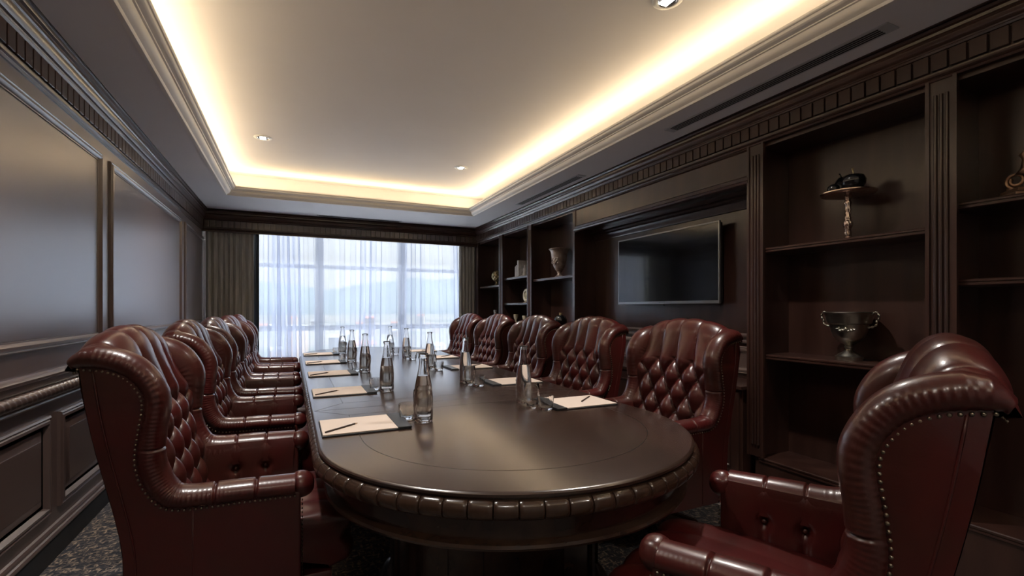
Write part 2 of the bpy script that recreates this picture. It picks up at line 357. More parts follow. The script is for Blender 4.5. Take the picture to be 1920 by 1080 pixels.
# cove back walls
q = .22
cw = MB()
cw.box(TX0 - q - .05, TX0 - q, TY0 - q, TY1 + q, ZC + .03, ZU).box(TX1 + q, TX1 + q + .05, TY0 - q, TY1 + q, ZC + .03, ZU)
cw.box(TX0 - q, TX1 + q, TY1 + q, TY1 + q + .05, ZC + .03, ZU).box(TX0 - q, TX1 + q, TY0 - q - .05, TY0 - q, ZC + .03, ZU)
cw.build('cove_wall', CEILM, ce)
crown = [(-.02, ZC + .02), (-.02, ZC - .010), (.004, ZC - .012), (.010, ZC - .004), (.012, ZC + .002), (.030, ZC + .010), (.044, ZC + .024), (.050, ZC + .040), (.052, ZC + .046), (.062, ZC + .048), (.064, ZC + .054),
         (.080, ZC + .060), (.092, ZC + .072), (.096, ZC + .086), (.104, ZC + .088), (.108, ZC + .094), (.108, ZC + .106), (.095, ZC + .106), (.085, ZC + .09), (-.01, ZC + .035)]
ring = [(TX0, TY0), (TX1, TY0), (TX1, TY1), (TX0, TY1)]   # ccw: left normal points inwards
crown = [(o, ZC + (z - ZC) * .82) for o, z in crown]
cr = plan_sweep(MB(), crown, ring, True).build('crown_moulding', CROWN, ce, True, 28)
lz = ZC + .090
for (p0, p1, ix, iy) in (((TX0 - .09, TY0), (TX0 - .09, TY1), 1, 0), ((TX1 + .09, TY0), (TX1 + .09, TY1), -1, 0), ((TX0, TY1 + .09), (TX1, TY1 + .09), 0, -1), ((TX0, TY0 - .09), (TX1, TY0 - .09), 0, 1)):
    sec = [(.000, .000), (-.004, .024), (-.012, .024), (-.012, -.06), (.000, -.06)]      # small wedge profile, its slanted face gives the light
    P = [[(x + ix * o, y + iy * o, lz + h) for o, h in sec] for x, y in (p0, p1)]
    MB().add(P[0] + P[1], [(0, 5, 6, 1)]).build('cove_light', LED, ce)
    MB().add(P[0] + P[1], [(1, 6, 7, 2), (2, 7, 8, 3), (3, 8, 9, 4), (4, 9, 5, 0)]).build('cove_light_holder', RING, ce)

# recessed downlights
for i, (x, y, lab) in enumerate(((-.257, 5.07, 'recessed downlight in the ceiling towards the left wall'), (1.758, 5.19, 'recessed downlight in the ceiling over the far right chairs'),
                                 (1.79, 1.918, 'recessed downlight cut by the top edge of the picture'),
                                 (-.257, 1.918, 'recessed downlight above the near left chair'),
                                 (-.257, -.55, 'added unseen fill downlight behind the viewpoint on the left'), (1.79, -.55, 'added unseen fill downlight behind the viewpoint on the right'))):  # this last pair is unseen, added as fill from behind the camera
    t = tag(empty('downlight', (x, y, ZU)), lab, 'light', 'recessed ceiling downlights')
    MB().lathe([(.050, -.0005), (.078, -.0005), (.078, -.004), (.072, -.008), (.056, -.008), (.052, -.004), (.050, .0)], 36, cap0=False, cap1=False).build('trim_ring', RING, t, True, 40)
    MB().lathe([(.052, -.0015), (.0, -.0012)], 28, cap0=False).build('recess', SLOT, t, True)
    MB().lathe([(.050, -.003), (.047, -.0075), (.044, -.003)], 28, cap0=False, cap1=False).build('gimbal', CHROME, t, True)
    rbox('lamp', -.026, .026, -.040, .040, -.0075, -.002, LAMP, t, .002, 1)
    ld = bpy.data.lights.new('downlight_beam', 'SPOT'); lo = bpy.data.objects.new('downlight_beam', ld); C.objects.link(lo); lo.parent = t
    lo.location = (0, 0, -.02); ld.energy = SPOT * (1 if y > 0 else .5); ld.spot_size = math.radians(118); ld.spot_blend = .9; ld.shadow_soft_size = .04; ld.color = (1, .95, .90)

# slot diffusers in the lowered border
def diffuser(x0, x1, y0, y1, lab):
    t = tag(empty('air_vent', ((x0 + x1) / 2, (y0 + y1) / 2, ZC)), lab, 'vent', 'slot air vents in the ceiling border')
    hx, hy = (x1 - x0) / 2, (y1 - y0) / 2
    rbox('frame', -hx, hx, -hy, hy, -.006, .001, GRILLE, t, .002, 1)
    n = 4
    for i in range(n):
        if hx < hy:
            w = 2 * hx / (n + 1.2); c = -hx + w * (i + 1.1); MB().box(c - w * .28, c + w * .28, -hy + .05, hy - .05, -.0075, -.005).build('slot', SLOT, t)
        else:
            w = 2 * hy / (n + 1.2); c = -hy + w * (i + 1.1); MB().box(-hx + .03, hx - .03, c - w * .28, c + w * .28, -.0075, -.005).build('slot', SLOT, t)
diffuser(2.50, 2.60, 1.26, 2.72, 'long slot air vent above the silver bowl bookcase')
diffuser(2.56, 2.66, 3.98, 5.45, 'slot air vent in the ceiling border beyond the television')
diffuser(.31, 1.50, 7.23, 7.31, 'slim slot air vent over the window')

# ------------------------------------------------------------------ window, sheer, drapes, city
wn = struct(empty('window_1', (0, YB + .1, 0)), 'wide window with grey mullions', 'window')
xs = [-1.02, .37, 1.635, 2.78]; zs = [.35, .954, 1.895, 2.5]
for x, w in ((xs[0] + .03, .06), (xs[1], .11), (xs[2], .11), (xs[3] - .03, .06)):
    rbox('mullion', x - w / 2, x + w / 2, -.05, .05, .35, 2.5, FRAMEM, wn, .004, 1)
for z, w in ((.38, .06), (zs[1], .075), (zs[2], .065), (2.47, .06)):
    for a, b in ((xs[0] + .06, xs[1] - .055), (xs[1] + .055, xs[2] - .055), (xs[2] + .055, xs[3] - .06)):
        rbox('transom', a, b, -.035, .035, z - w / 2, z + w / 2, FRAMEM, wn, .004, 1)
for a, b in ((xs[0] + .06, xs[1] - .055), (xs[1] + .055, xs[2] - .055), (xs[2] + .055, xs[3] - .06)):
    for c, d in ((.41, zs[1] - .037), (zs[1] + .037, zs[2] - .032), (zs[2] + .032, 2.44)):
        MB().box(a, b, -.003, .003, c, d).build('pane', PANE, wn)

def cloth(x0, x1, y, z0, z1, step, amp, wl, seed, m, name, jitter=.35, lean=0., fold=.55):
    rnd = random.Random(seed); xs_ = []; ph = 0; ph_l = []; x = x0
    n = int((x1 - x0) / step); freq = 1 / wl; am = []
    a = amp
    for i in range(n + 1):
        freq += (rnd.gauss(0, 1) * .06) / wl; freq = min(max(freq, (1 - jitter) / wl), (1 + jitter) / wl)
        a += rnd.gauss(0, amp * .12); a = min(max(a, amp * .35), amp * 1.5)
        ph += 2 * PI * freq * step; ph_l.append(ph); am.append(a)
    P = []
    for kz, z in enumerate(np.linspace(z1, z0, 15)):
        row = []; fz = kz / 14
        for i in range(n + 1):
            xx = x0 + (x1 - x0) * i / n
            sw = lean * math.sin(3 * xx + 1) * fz
            row.append((xx + sw + am[i] * fold * math.sin(2 * ph_l[i] + .5) * (.7 + .3 * fz), y + am[i] * math.sin(ph_l[i] + .35 * math.sin(1.7 * fz * PI + i * .02)) * (.75 + .35 * fz), z))
        P.append(row)
    return MB().grid(P).build(name, m, None, True)
tag(cloth(-.60, 2.62, 7.66, .02, 2.42, .008, .036, .20, 11, SHEER, 'sheer_curtain', .6, .03, .95), 'white translucent sheer curtain across the whole window', 'curtain')
dl_ = tag(cloth(-1.07, -.49, 7.53, .02, 2.42, .006, .036, .062, 3, DRAPE, 'drape', .25), 'grey pleated drape beside the left panelled wall', 'curtain', 'pleated window drapes')
dr_ = tag(cloth(2.51, 2.80, 7.53, .02, 2.42, .006, .036, .062, 5, DRAPE, 'drape', .25), 'grey pleated drape beside the bookcases', 'curtain', 'pleated window drapes')
cloth(-.50, -.43, 7.56, .02, 2.42, .006, .016, .05, 9, DRAPE_L, 'lining', .2).parent = dl_

BOUNCE = pmat('bounce_surface', (.71, .73, .75), .9)
struct(MB().box(-26, 30, 8.3, 30, -3.4, -3.0).build('bounce_slab', BOUNCE), 'unseen pale slab added below the window to bounce daylight', 'roof')  # out of view, added to throw sunlight up onto the ceiling
GROUND = var(pmat('town_ground', (.25, .28, .24), .9), (.06, .08, .07), (.15, .135, .12), (1, 1, 1), .01, 6)
g = MB().grid([[(x, y, -45) for x in np.linspace(-9000, 12000, 4)] for y in np.linspace(12, 16000, 4)]).build('town_ground', GROUND); struct(g, 'hazy town ground far below the window', 'ground')
HILL = var(pmat('hill_forest', (.10, .17, .16), .95), (.022, .045, .052), (.04, .065, .066), (1, 1, 1), .002, 5)
def hill(y, h, seed, x0, x1, lab):
    r = np.random.RandomState(seed); xs_ = np.linspace(x0, x1, 90)
    hh = sum(h * w * (.5 + .5 * np.sin(xs_ / L * 2 * PI + r.rand() * 7)) for w, L in ((.45, (x1 - x0) * .6), (.3, (x1 - x0) * .23), (.15, (x1 - x0) * .11), (.07, (x1 - x0) * .045)))
    P = []
    for tt, up in ((-1, 0), (-.55, .45), (-.2, .85), (0, 1), (.4, .6), (1, 0)):
        P.append([(x, y + tt * 1200 + 80 * math.sin(x / 300), -46 + (hv + 40) * up) for x, hv in zip(xs_, hh + h * .25)])
    struct(MB().grid(P).build('hill', HILL, None, True), lab, 'hill')
hill(5200, 290, 3, -3500, 9500, 'hazy blue mountain ridge behind the sheer curtain')
hill(8200, 560, 9, -6000, 14000, 'pale farther mountain ridge on the horizon')
BC = [pmat('render_white', (.34, .33, .31), .8), pmat('roof_red', (.26, .10, .065), .8), pmat('render_tan', (.28, .22, .17), .8), pmat('render_grey', (.22, .23, .25), .8)]
rnd = random.Random(4); placed = []
for i in range(46):
    d = rnd.uniform(160, 1500); x = rnd.uniform(-.10, .62) * d; w = rnd.uniform(8, 22); dp = rnd.uniform(8, 16); h = rnd.uniform(8, 20) + (rnd.random() < .15) * 14
    m = BC[rnd.choice((0, 0, 2, 3))]
    if any(math.hypot(x - a, d - b) < 34 for a, b in placed): continue
    placed.append((x, d))
    b = tag(empty('building', (x, d, -45), rnd.uniform(-.4, .4)), 'small pale town building seen dimly through the sheer curtain', 'building', 'town buildings outside the window')
    MB().box(-w / 2, w / 2, -dp / 2, dp / 2, 0, h).build('wall', m, b)
    MB().add([(-w / 2 - .5, -dp / 2 - .5, h), (w / 2 + .5, -dp / 2 - .5, h), (w / 2 + .5, dp / 2 + .5, h), (-w / 2 - .5, dp / 2 + .5, h), (-w / 2, 0, h + 3.5), (w / 2, 0, h + 3.5)],
             [(0, 1, 5, 4), (2, 3, 4, 5), (1, 2, 5), (3, 0, 4), (0, 3, 2, 1)]).build('roof', BC[1] if rnd.random() < .6 else BC[3], b)

# ------------------------------------------------------------------ bookcases
XBK = 3.10
def pilaster(parent, yc, z0=.27, z1=2.345, w=.105):
    mb = MB(); h = w / 2
    mb.box(XF - .004, XF + .03, yc - h, yc + h, z0, z1)
    for s in (-1, 1): mb.box(XF - .013, XF, yc + s * h - .008, yc + s * h + .008, z0, z1)
    o = mb.build('pilaster', WOOD, parent)
    for d in (-.022, 0., .022):
        P = [[(XF - .004 - .011 * math.sin(a), yc + d + .0075 * math.cos(a), z) for a in np.linspace(0, PI, 7)] for z in (z0 + .08, z1 - .075)]
        MB().grid(P).build('reed', WOOD, o, True)
    return o
def shelf(parent, z, y0, y1, xf=XF + .022):
    mb = MB()
    prof = [(XBK, z), (xf + .006, z), (xf, z - .004), (xf, z - .012), (xf + .006, z - .014), (xf + .006, z - .017), (xf, z - .019), (xf, z - .028), (xf + .006, z - .032), (XBK, z - .032)]
    P = [[(x, y, zz) for x, zz in prof] for y in (y0, y1)]
    mb.grid(P, False, True); mb.f += [tuple(range(len(prof))), tuple(range(len(prof), 2 * len(prof)))]
    return mb.build('shelf', WOOD, parent)
def bay(y0, y1, shelves, lab, open_=True):
    t = tag(empty('bookcase', ((XF + XBK) / 2, (y0 + y1) / 2, 0)), lab, 'bookcase', 'built-in bookcase bays')
    o = Vector(t.location)
    kids = []
    kids.append(MB().box(XBK, XBK + .02, y0, y1, 0, 2.345).build('back_panel', WOOD))
    for a in (y0, y1 - .02): kids.append(MB().box(XF + .02, XBK, a, a + .02, 0, 2.345).build('side_panel', WOOD))
    kids.append(MB().box(XF + .02, XBK, y0 + .02, y1 - .02, 2.315, 2.345).build('top_panel', WOOD))
    for z in shelves: kids.append(shelf(None, z, y0 + .02, y1 - .02))
    kids.append(shelf(None, .27, y0 + .02, y1 - .02, XF - .003))
    kids.append(MB().box(XF + .004, XF + .03, y0, y1, 0, .24).build('plinth', WOOD))
    kids.append(pilaster(None, y1 + .0))
    for k_ in kids:
        k_.parent = t; k_.location = -o
    return t
bay(.18, 1.185, [1.745, 1.388], 'dark wood bookcase bay at the right edge of the picture')
bB = bay(1.185, 2.18, [1.65, .95], 'dark wood bookcase bay holding the cake stand and silver bowl')
bay(4.47, 5.495, [1.63, 1.02], 'dark wood bookcase bay beside the television with the tall urn')
bay(5.495, 6.425, [1.697, 1.334, .98], 'dark wood bookcase bay with grey books above a round plaque')
bay(6.425, 7.42, [1.615, 1.0], 'dark wood bookcase bay next to the window drape')
pil = pilaster(None, .18); tag(pil, 'fluted wood pilaster at the near end of bookcases', 'pilaster')
# television bay
tvb = tag(empty('television_alcove', (0, 0, 0)), 'dark wood alcove framing the wall television', 'alcove')
MB().box(XBK, XBK + .02, 2.18, 4.47, 0, 2.345).build('back_panel', WOOD, tvb)
for a in (2.18, 4.45): MB().box(XF + .02, XBK, a, a + .02, 0, 2.345).build('side_panel', WOOD, tvb)
MB().box(XF, XBK, 2.235, 4.418, 2.13, 2.15).build('header_soffit', WOOD, tvb)
hd = MB().box(XF + .006, XF + .03, 2.232, 4.418, 2.12, 2.345).build('header_panel', WOOD, tvb)
R3 = lambda u, v, h: (XF + .006 - h, u, v)
rect_ring(MB(), R3, 2.236, 4.414, 2.135, 2.340, [(0, 0), (0, .010), (.010, .012), (.016, .004), (.020, .0)]).build('header_moulding', WOOD, hd, True, 30)
mb = MB(); plan_sweep(mb, [(0, 2.088), (.012, 2.09), (.024, 2.098), (.028, 2.112), (.022, 2.12), (.024, 2.135), (0, 2.135)], [(XF + .008, 2.232), (XF + .008, 4.418)])
mb.build('header_lip', WOOD, hd, True, 30)
mb = MB(); plan_sweep(mb, [(0, 2.00), (.012, 2.003), (.016, 2.02), (.03, 2.035), (.036, 2.06), (.05, 2.07), (.05, 2.09), (.07, 2.10), (.07, 2.13), (0, 2.13)], [(XBK, 2.2), (XBK, 4.45)])
mb.build('alcove_cornice', WOOD, tvb, True, 30)
mb = MB(); plan_sweep(mb, [(0, .99), (.014, .992), (.02, 1.005), (.012, 1.012), (.012, 1.03), (.03, 1.036), (.034, 1.05), (.02, 1.06), (0, 1.065)], [(XBK, 2.2), (XBK, 4.45)])
mb.build('dado_rail', WALLW, tvb, True, 30)
RB = lambda u, v, h: (XBK - h, u, v)
for a, b in ((2.24, 2.95), (3.0, 3.65), (3.7, 4.42)):
    rect_ring(MB(), RB, a, b, .76, .965, mould).build('dado_moulding', WALLW, tvb, True, 30)
    MB().box(XBK - .004, XBK, a + .05, b - .05, .81, .915).build('dado_panel', WALLW, tvb)
con = tag(empty('console_cabinet', (2.93, 3.32, 0)), 'low dark wood console cabinet under the television', 'cabinet')
rbox('top', -.19, .165, -1.075, 1.085, .70, .725, WOOD, con, .004)
rbox('body', -.16, .165, -1.06, 1.07, .08, .70, WOOD, con, .003); rbox('plinth', -.12, .165, -1.05, 1.06, 0, .08, WOOD, con, .002)
for i in range(4):
    a = -1.05 + i * .53
    d = rbox('door', -.178, -.158, a + .008, a + .522, .10, .68, WOOD, con, .003)
    rect_ring(MB(), lambda u, v, h: (-.178 - h, u, v), a + .07, a + .46, .16, .62, [(0, 0), (0, .006), (.008, .008), (.014, .002)]).build('door_moulding', WOOD, d, True, 30)
    MB().ell((-.19, a + (.48 if i % 2 == 0 else .05), .42), (.012, .012, .012), 12, 8).build('knob', BRASS, d, True)

# television
tv = tag(empty('television', (3.0, 3.285, 1.615)), 'wall-mounted black television with thin silver frame', 'television')
hw, hh = .628, .324
rbox('housing', .006, .05, -hw + .01, hw - .01, -hh + .01, hh - .01, BLACKP, tv, .006)
MB().box(.001, .006, -hw + .012, hw - .012, -hh + .022, hh - .014).build('screen', SCREEN, tv)
rect_ring(MB(), lambda u, v, h: (.006 - h, u, v), -hw, hw, -hh, hh, [(0, -.012), (0, .004), (.003, .007), (.011, .007), (.013, .001)]).build('bezel', BEZEL, tv, True, 30)
MB().box(-.001, .004, -hw + .012, hw - .012, -hh + .010, -hh + .026).build('lower_bezel', BEZEL, tv)
MB().box(-.002, .0, -.035, .035, -hh + .015, -hh + .021).build('maker_mark', CHROME, tv)
rbox('sensor', -.002, .012, -.02, .02, -hh - .014, -hh + .002, BLACKP, tv, .002, 1)
MB().box(.05, .10, -.2, .2, -.15, .15).build('wall_bracket', BLACKP, tv)

# ------------------------------------------------------------------ ornaments
def turned(name, prof, m, loc, lab, cat, n=32):
    t = tag(empty(name, loc), lab, cat); MB().lathe(prof, n).build('body', m, t, True, 40); return t
# cake stand with black fruit
XS = 2.95
t = tag(empty('cake_stand', (XS, 1.690, 1.65)), 'shiny rose silver cake stand with ornate stem in the bookcase', 'cake stand'); CS = 1.13; t.scale = (1, 1, CS)
MB().lathe([(.0, .0), (.066, .0), (.068, .004), (.06, .010), (.03, .016), (.018, .022), (.014, .03)], 36).build('foot', ROSE, t, True, 40)
st = [(.014, .026), (.017, .04), (.013, .055), (.018, .065), (.024, .078), (.024, .092), (.016, .102), (.012, .11), (.016, .116), (.012, .124), (.015, .14), (.011, .15), (.016, .158), (.012, .17), (.014, .185), (.019, .195), (.013, .205), (.018, .225), (.03, .232)]
P = [[((r + .0022 * math.sin(7 * a + z * 90)) * math.cos(a), (r + .0022 * math.sin(7 * a + z * 90)) * math.sin(a), z) for a in np.linspace(0, 2 * PI, 40, endpoint=False)] for r, z in st]
MB().grid(P, False, True).build('stem', ROSE, t, True)
MB().lathe([(.0, .228), (.10, .230), (.134, .236), (.140, .243), (.140, .248), (.134, .247), (.10, .240), (0, .238)], 44).build('plate', ROSE, t, True, 40)
fr = tag(empty('ceramic_apple', (XS - .035, 1.640, 1.65 + .240 * CS)), 'glossy black ceramic apple with gold stem on cake stand', 'ornament')
MB().lathe([(.0, .004), (.02, .0), (.04, .012), (.058, .04), (.062, .065), (.05, .09), (.03, .098), (.012, .092), (0, .086)], 28).build('body', BLACKC, fr, True)
MB().tube([(0, 0, .085), (.001, .002, .11), (.0, .006, .135)], [.005, .004, .006], 8).build('stem', ANTGOLD, fr, True)
fr = tag(empty('ceramic_pear', (XS + .03, 1.745, 1.65 + .240 * CS)), 'glossy black ceramic pear on the back of cake stand', 'ornament')
MB().lathe([(.0, .002), (.025, .0), (.046, .02), (.05, .042), (.04, .07), (.027, .095), (.016, .112), (0, .118)], 28).build('body', BLACKC, fr, True)
MB().tube([(0, 0, .114), (.0, .004, .13), (.004, .012, .138)], [.003, .003, .005], 8).build('stem', BLACKC, fr, True)
fr = tag(empty('ceramic_plum', (XS - .07, 1.730, 1.65 + .240 * CS)), 'small dull grey ceramic fruit at the front of cake stand', 'ornament')
MB().lathe([(.0, .001), (.018, .0), (.032, .02), (.03, .045), (.014, .058), (0, .054)], 24).build('body', BLACKC, fr, True)
# silver loving cup
t = tag(empty('silver_bowl', (2.95, 1.685, .95)), 'large two-handled silver footed bowl on the lower shelf', 'bowl'); t.scale = (1.04, 1.04, 1.06)
cup = [(.0, .0), (.064, .0), (.066, .006), (.066, .022), (.058, .026), (.054, .032), (.03, .046), (.018, .058), (.016, .064), (.022, .068), (.022, .078), (.018, .082), (.026, .09), (.05, .106), (.056, .109), (.072, .13), (.088, .17), (.093, .20), (.096, .204), (.104, .208), (.112, .24), (.118, .262), (.125, .268), (.122, .271), (.112, .262), (.104, .23), (.09, .19), (.06, .115), (0, .095)]
MB().lathe([(r, z * .98) for r, z in cup], 48).build('body', SILV, t, True, 40)
for s in (-1, 1):
    pts = [(0, s * .115, .255), (0, s * .135, .265), (0, s * .150, .252), (0, s * .150, .232), (0, s * .138, .218), (0, s * .142, .205), (0, s * .128, .190), (0, s * .098, .182)]
    sp, _ = spline(pts, 28); MB().tube(sp, [.0055 + .002 * math.sin(i * 1.7) for i in range(28)], 8).build('handle', SILV, t, True)
gb = MB()
for i in range(7):
    u = (i - 3) / 3.; a = PI + .35 + u * .42; r = .094
    gb.ell((r * math.cos(a), r * math.sin(a), .168 + .006 * math.cos(i * 2.2)), (.008, .012, .006 + .004 * (1 - abs(u))), 10, 6)
gb.build('garland', SILV, t, True)
# scrolled copper bookend at the picture's right edge
t = tag(empty('scroll_bookend', (2.95, .945, 1.745)), 'copper scrolled ornament at the right picture edge', 'ornament'); t.scale = (1.3, 1.3, 1.3)
MB().lathe([(.0, 0), (.085, 0), (.085, .010), (.07, .016), (.066, .026), (.052, .032), (.0, .036)], 4).build('base', COPPER, t)
for s in (-1, 1):
    pts = [(0, s * (.05 - .0002 * i), .036 + .0 * i) for i in range(1)] + [(0, s * (.028 + .024 * math.cos(a) * (1 - a / 14)), .062 + .024 * math.sin(a) * (1 - a / 14)) for a in np.linspace(-1.5, 7, 30)]
    MB().tube(pts, .0055, 8).build('scroll', COPPER, t, True)
MB().lathe([(.03, .08), (.016, .1), (.012, .13), (.02, .145), (.008, .16), (0, .18)], 20).build('finial', COPPER, t, True)
# tall urn
t = tag(empty('footed_urn', (2.95, 5.0, 1.63)), 'tall patinated footed urn with flared lip beside television', 'urn')
MB().lathe([(.0, 0), (.055, 0), (.057, .010), (.045, .018), (.03, .03), (.022, .05), (.03, .06), (.028, .07), (.05, .095), (.078, .15), (.092, .21), (.098, .27), (.106, .315), (.12, .335), (.13, .345), (.127, .35), (.11, .34), (.098, .32), (.085, .24), (0, .1)], 44).build('body', PATV, t, True, 40)
gb = MB()
for i in range(16):
    a = PI + .3 + (i % 8 - 3.5) * .16; gb.ell((.089 * math.cos(a), .089 * math.sin(a), .20 + .035 * math.cos(i * 1.3)), (.01, .012, .016), 8, 6)
gb.build('vine_relief', PATV, t, True)
# black sphere vase below
t = tag(empty('sphere_vase', (2.95, 4.97, 1.02)), 'glossy black spherical vase with gold neck', 'vase')
MB().lathe([(.0, .0), (.03, .0), (.034, .006), (.06, .03), (.078, .07), (.078, .1), (.062, .135), (.035, .152), (.018, .156)], 36, cap1=False).build('body', BLACKC, t, True)
MB().lathe([(.018, .154), (.016, .17), (.021, .18), (.016, .181), (.012, .16)], 24, cap0=False, cap1=False).build('neck', ANTGOLD, t, True)
# grey books between bookends
bx = 2.95
for i, (dy, w, h, lab) in enumerate(((.085, .03, .155, 'pale grey book leaning beside the left stone bookend'), (.048, .034, .17, 'light grey book standing in the middle of the row'), (.0, .045, .235, 'tallest pale book standing above the shorter books'))):
    t = tag(empty('book', (bx, 6.02 + dy, 1.697)), lab, 'book', 'books on the far shelf')
    rbox('cover', -.075, .06, -w / 2, w / 2, 0, h, STONE, t, .004); MB().box(-.07, .061, -w / 2 + .004, w / 2 - .004, .004, h + .001).build('pages', CREAM, t)
for s, lab in ((1, 'grey stone bookend on the window side of books'), (-1, 'dark grey figured bookend on the near side of books')):
    t = tag(empty('bookend', (bx, 6.02 + (.16 if s > 0 else -.085), 1.697)), lab, 'bookend', 'stone bookends on the far shelf')
    rbox('base', -.06, .06, -.045, .045, 0, .014, STONE, t, .003)
    h = .09 if s > 0 else .17
    MB().lathe([(.04, .012), (.045, .03), (.032, h * .4), (.038, h * .62), (.02, h * .8), (.024, h * .92), (0, h)], 14, sx=.9, sy=.7).build('figure', STONE, t, True)
# round plaque on stand
t = tag(empty('round_plaque', (2.95, 5.895, 1.334)), 'cream ring-shaped plaque with gold centre standing on shelf', 'ornament')
rot = lambda r, z, a: (z, r * math.cos(a), .10 + r * math.sin(a))
P = [[rot(r, z, a) for a in np.linspace(0, 2 * PI, 36, endpoint=False)] for r, z in ((.052, .0), (.055, -.012), (.075, -.018), (.092, -.010), (.096, .0), (.092, .010), (.055, .010))]
MB().grid(P, True, True).build('ring', CREAM, t, True)
P = [[rot(r, z, a) for a in np.linspace(0, 2 * PI, 28, endpoint=False)] for r, z in ((.0, -.012), (.02, -.014), (.03, -.004), (.04, -.008), (.054, .002))]
MB().grid(P, False, True).build('medallion', ANTGOLD, t, True)
rbox('foot', -.03, .03, -.04, .04, 0, .012, ANTGOLD, t, .003)
# gilt ball on pedestal
t = tag(empty('gilt_ball', (2.95, 6.95, 1.615)), 'gilt filigree ball on a small turned pedestal', 'ornament')
MB().lathe([(.0, 0), (.05, 0), (.05, .01), (.035, .018), (.02, .03), (.016, .06), (.028, .075), (.0, .08)], 24).build('pedestal', ANTGOLD, t, True, 40)
P = [[((.082 + .006 * math.sin(9 * a) * math.sin(8 * b)) * math.sin(b) * math.cos(a), (.082 + .006 * math.sin(9 * a) * math.sin(8 * b)) * math.sin(b) * math.sin(a), .155 - (.082 + .006 * math.sin(9 * a) * math.sin(8 * b)) * math.cos(b)) for a in np.linspace(0, 2 * PI, 64, endpoint=False)] for b in np.linspace(.001, PI - .001, 40)]
MB().grid(P, False, True).build('ball', ANTGOLD, t, True)
# things peeping over chairs: a small flask and two candlesticks
turned('stone_flask', [(.0, 0), (.05, 0), (.055, .03), (.055, .10), (.04, .14), (.022, .16), (.02, .20), (.026, .215), (.026, .23), (0, .232)], STONE, (2.95, 7.02, 1.0), 'small grey stone flask peeping over a far chair', 'flask')
turned('candle_holder', [(.0, 0), (.05, 0), (.05, .012), (.02, .03), (.016, .11), (.03, .14), (.034, .165), (.034, .19), (0, .19)], CREAM, (2.95, 6.24, .98), 'cream turned candle holder nearer the window', 'candle holder')
turned('candle_holder', [(.0, 0), (.05, 0), (.05, .012), (.02, .03), (.016, .10), (.03, .13), (.034, .15), (.034, .175), (0, .175)], CREAM, (2.95, 5.95, .98), 'cream turned candle holder nearer the television', 'candle holder')

# ------------------------------------------------------------------ conference table
TXC, TR, TYA, TYB, TZ = .82, .74, 1.825, 5.58, .76
def outline(d, n=44):
    """stadium, counter-clockwise, inset by d"""
    r = TR - d; p = []
    for i in range(n + 1): a = PI + PI * i / n; p.append((TXC + r * math.cos(a), TYA + r * math.sin(a)))
    for i in range(n + 1): a = PI * i / n; p.append((TXC + r * math.cos(a), TYB + r * math.sin(a)))
    return p
tb = tag(empty('conference_table', (TXC, (TYA + TYB) / 2, 0)), 'long dark polished wood conference table with rounded ends', 'table')
to = Vector(tb.location)
def tpart(o): o.parent = tb; o.location = -to + Vector(o.location); return o
o0 = outline(0); top = MB()
P = [[(x, y, TZ) for x, y in outline(.012)], [(x, y, TZ - .002) for x, y in outline(.004)], [(x, y, TZ - .006) for x, y in o0], [(x, y, TZ - .013) for x, y in o0], [(x, y, TZ - .017) for x, y in outline(.008)], [(x, y, TZ - .03) for x, y in outline(.008)], [(x, y, TZ - .03) for x, y in outline(.06)]]
top.grid(P, False, True); n_ = len(o0); top.f.append(tuple(range(n_))); top.f.append(tuple(range(6 * n_, 7 * n_)))
tpart(top.build('tabletop', TABW, None, True, 35))
ap = MB(); P = [[(x, y, z) for x, y in outline(d)] for d, z in ((.03, TZ - .03), (.03, .69), (.045, .68), (.048, .612), (.040, .608), (.028, .604), (.024, .596), (.028, .588), (.042, .584), (.06, .584))]
ap.grid(P, False, True); ap.f.append(tuple(range(9 * n_, 10 * n_)))
tpart(ap.build('apron', RIMW, None, True, 35))
# rope rim: barrel segments
def outline_at(s, d):
    r = TR - d; Ls = TYB - TYA; Lc = PI * r; s %= 2 * (Ls + Lc)
    if s < Lc: a = PI + s / r; return TXC + r * math.cos(a), TYA + r * math.sin(a), a + PI / 2
    s -= Lc
    if s < Ls: return TXC + r, TYA + s, PI / 2
    s -= Ls
    if s < Lc: a = s / r; return TXC + r * math.cos(a), TYB + r * math.sin(a), a + PI / 2
    s -= Lc
    return TXC - r, TYB - s, -PI / 2
tot = 2 * (TYB - TYA) + 2 * PI * (TR - .006); ns = round(tot / .0675); sl = tot / ns
P = []
for x, r in ((-.5, .0205), (-.488, .0240), (-.465, .0255), (-.3, .0262), (.3, .0262), (.465, .0255), (.488, .0240), (.5, .0205)):
    P.append([(x * sl, r * .95 * math.cos(a), r * 1.08 * math.sin(a)) for a in np.linspace(0, 2 * PI, 14, endpoint=False)])
seg = MB().grid(P, False, True).mesh('rim_segment', RIMW, True, 60)
for i in range(ns):
    x, y, a = outline_at((i + .5) * sl, .006); o = link('rim_segment', seg, tb, Vector((x, y, .712)) - to); o.rotation_euler = (0, 0, a)
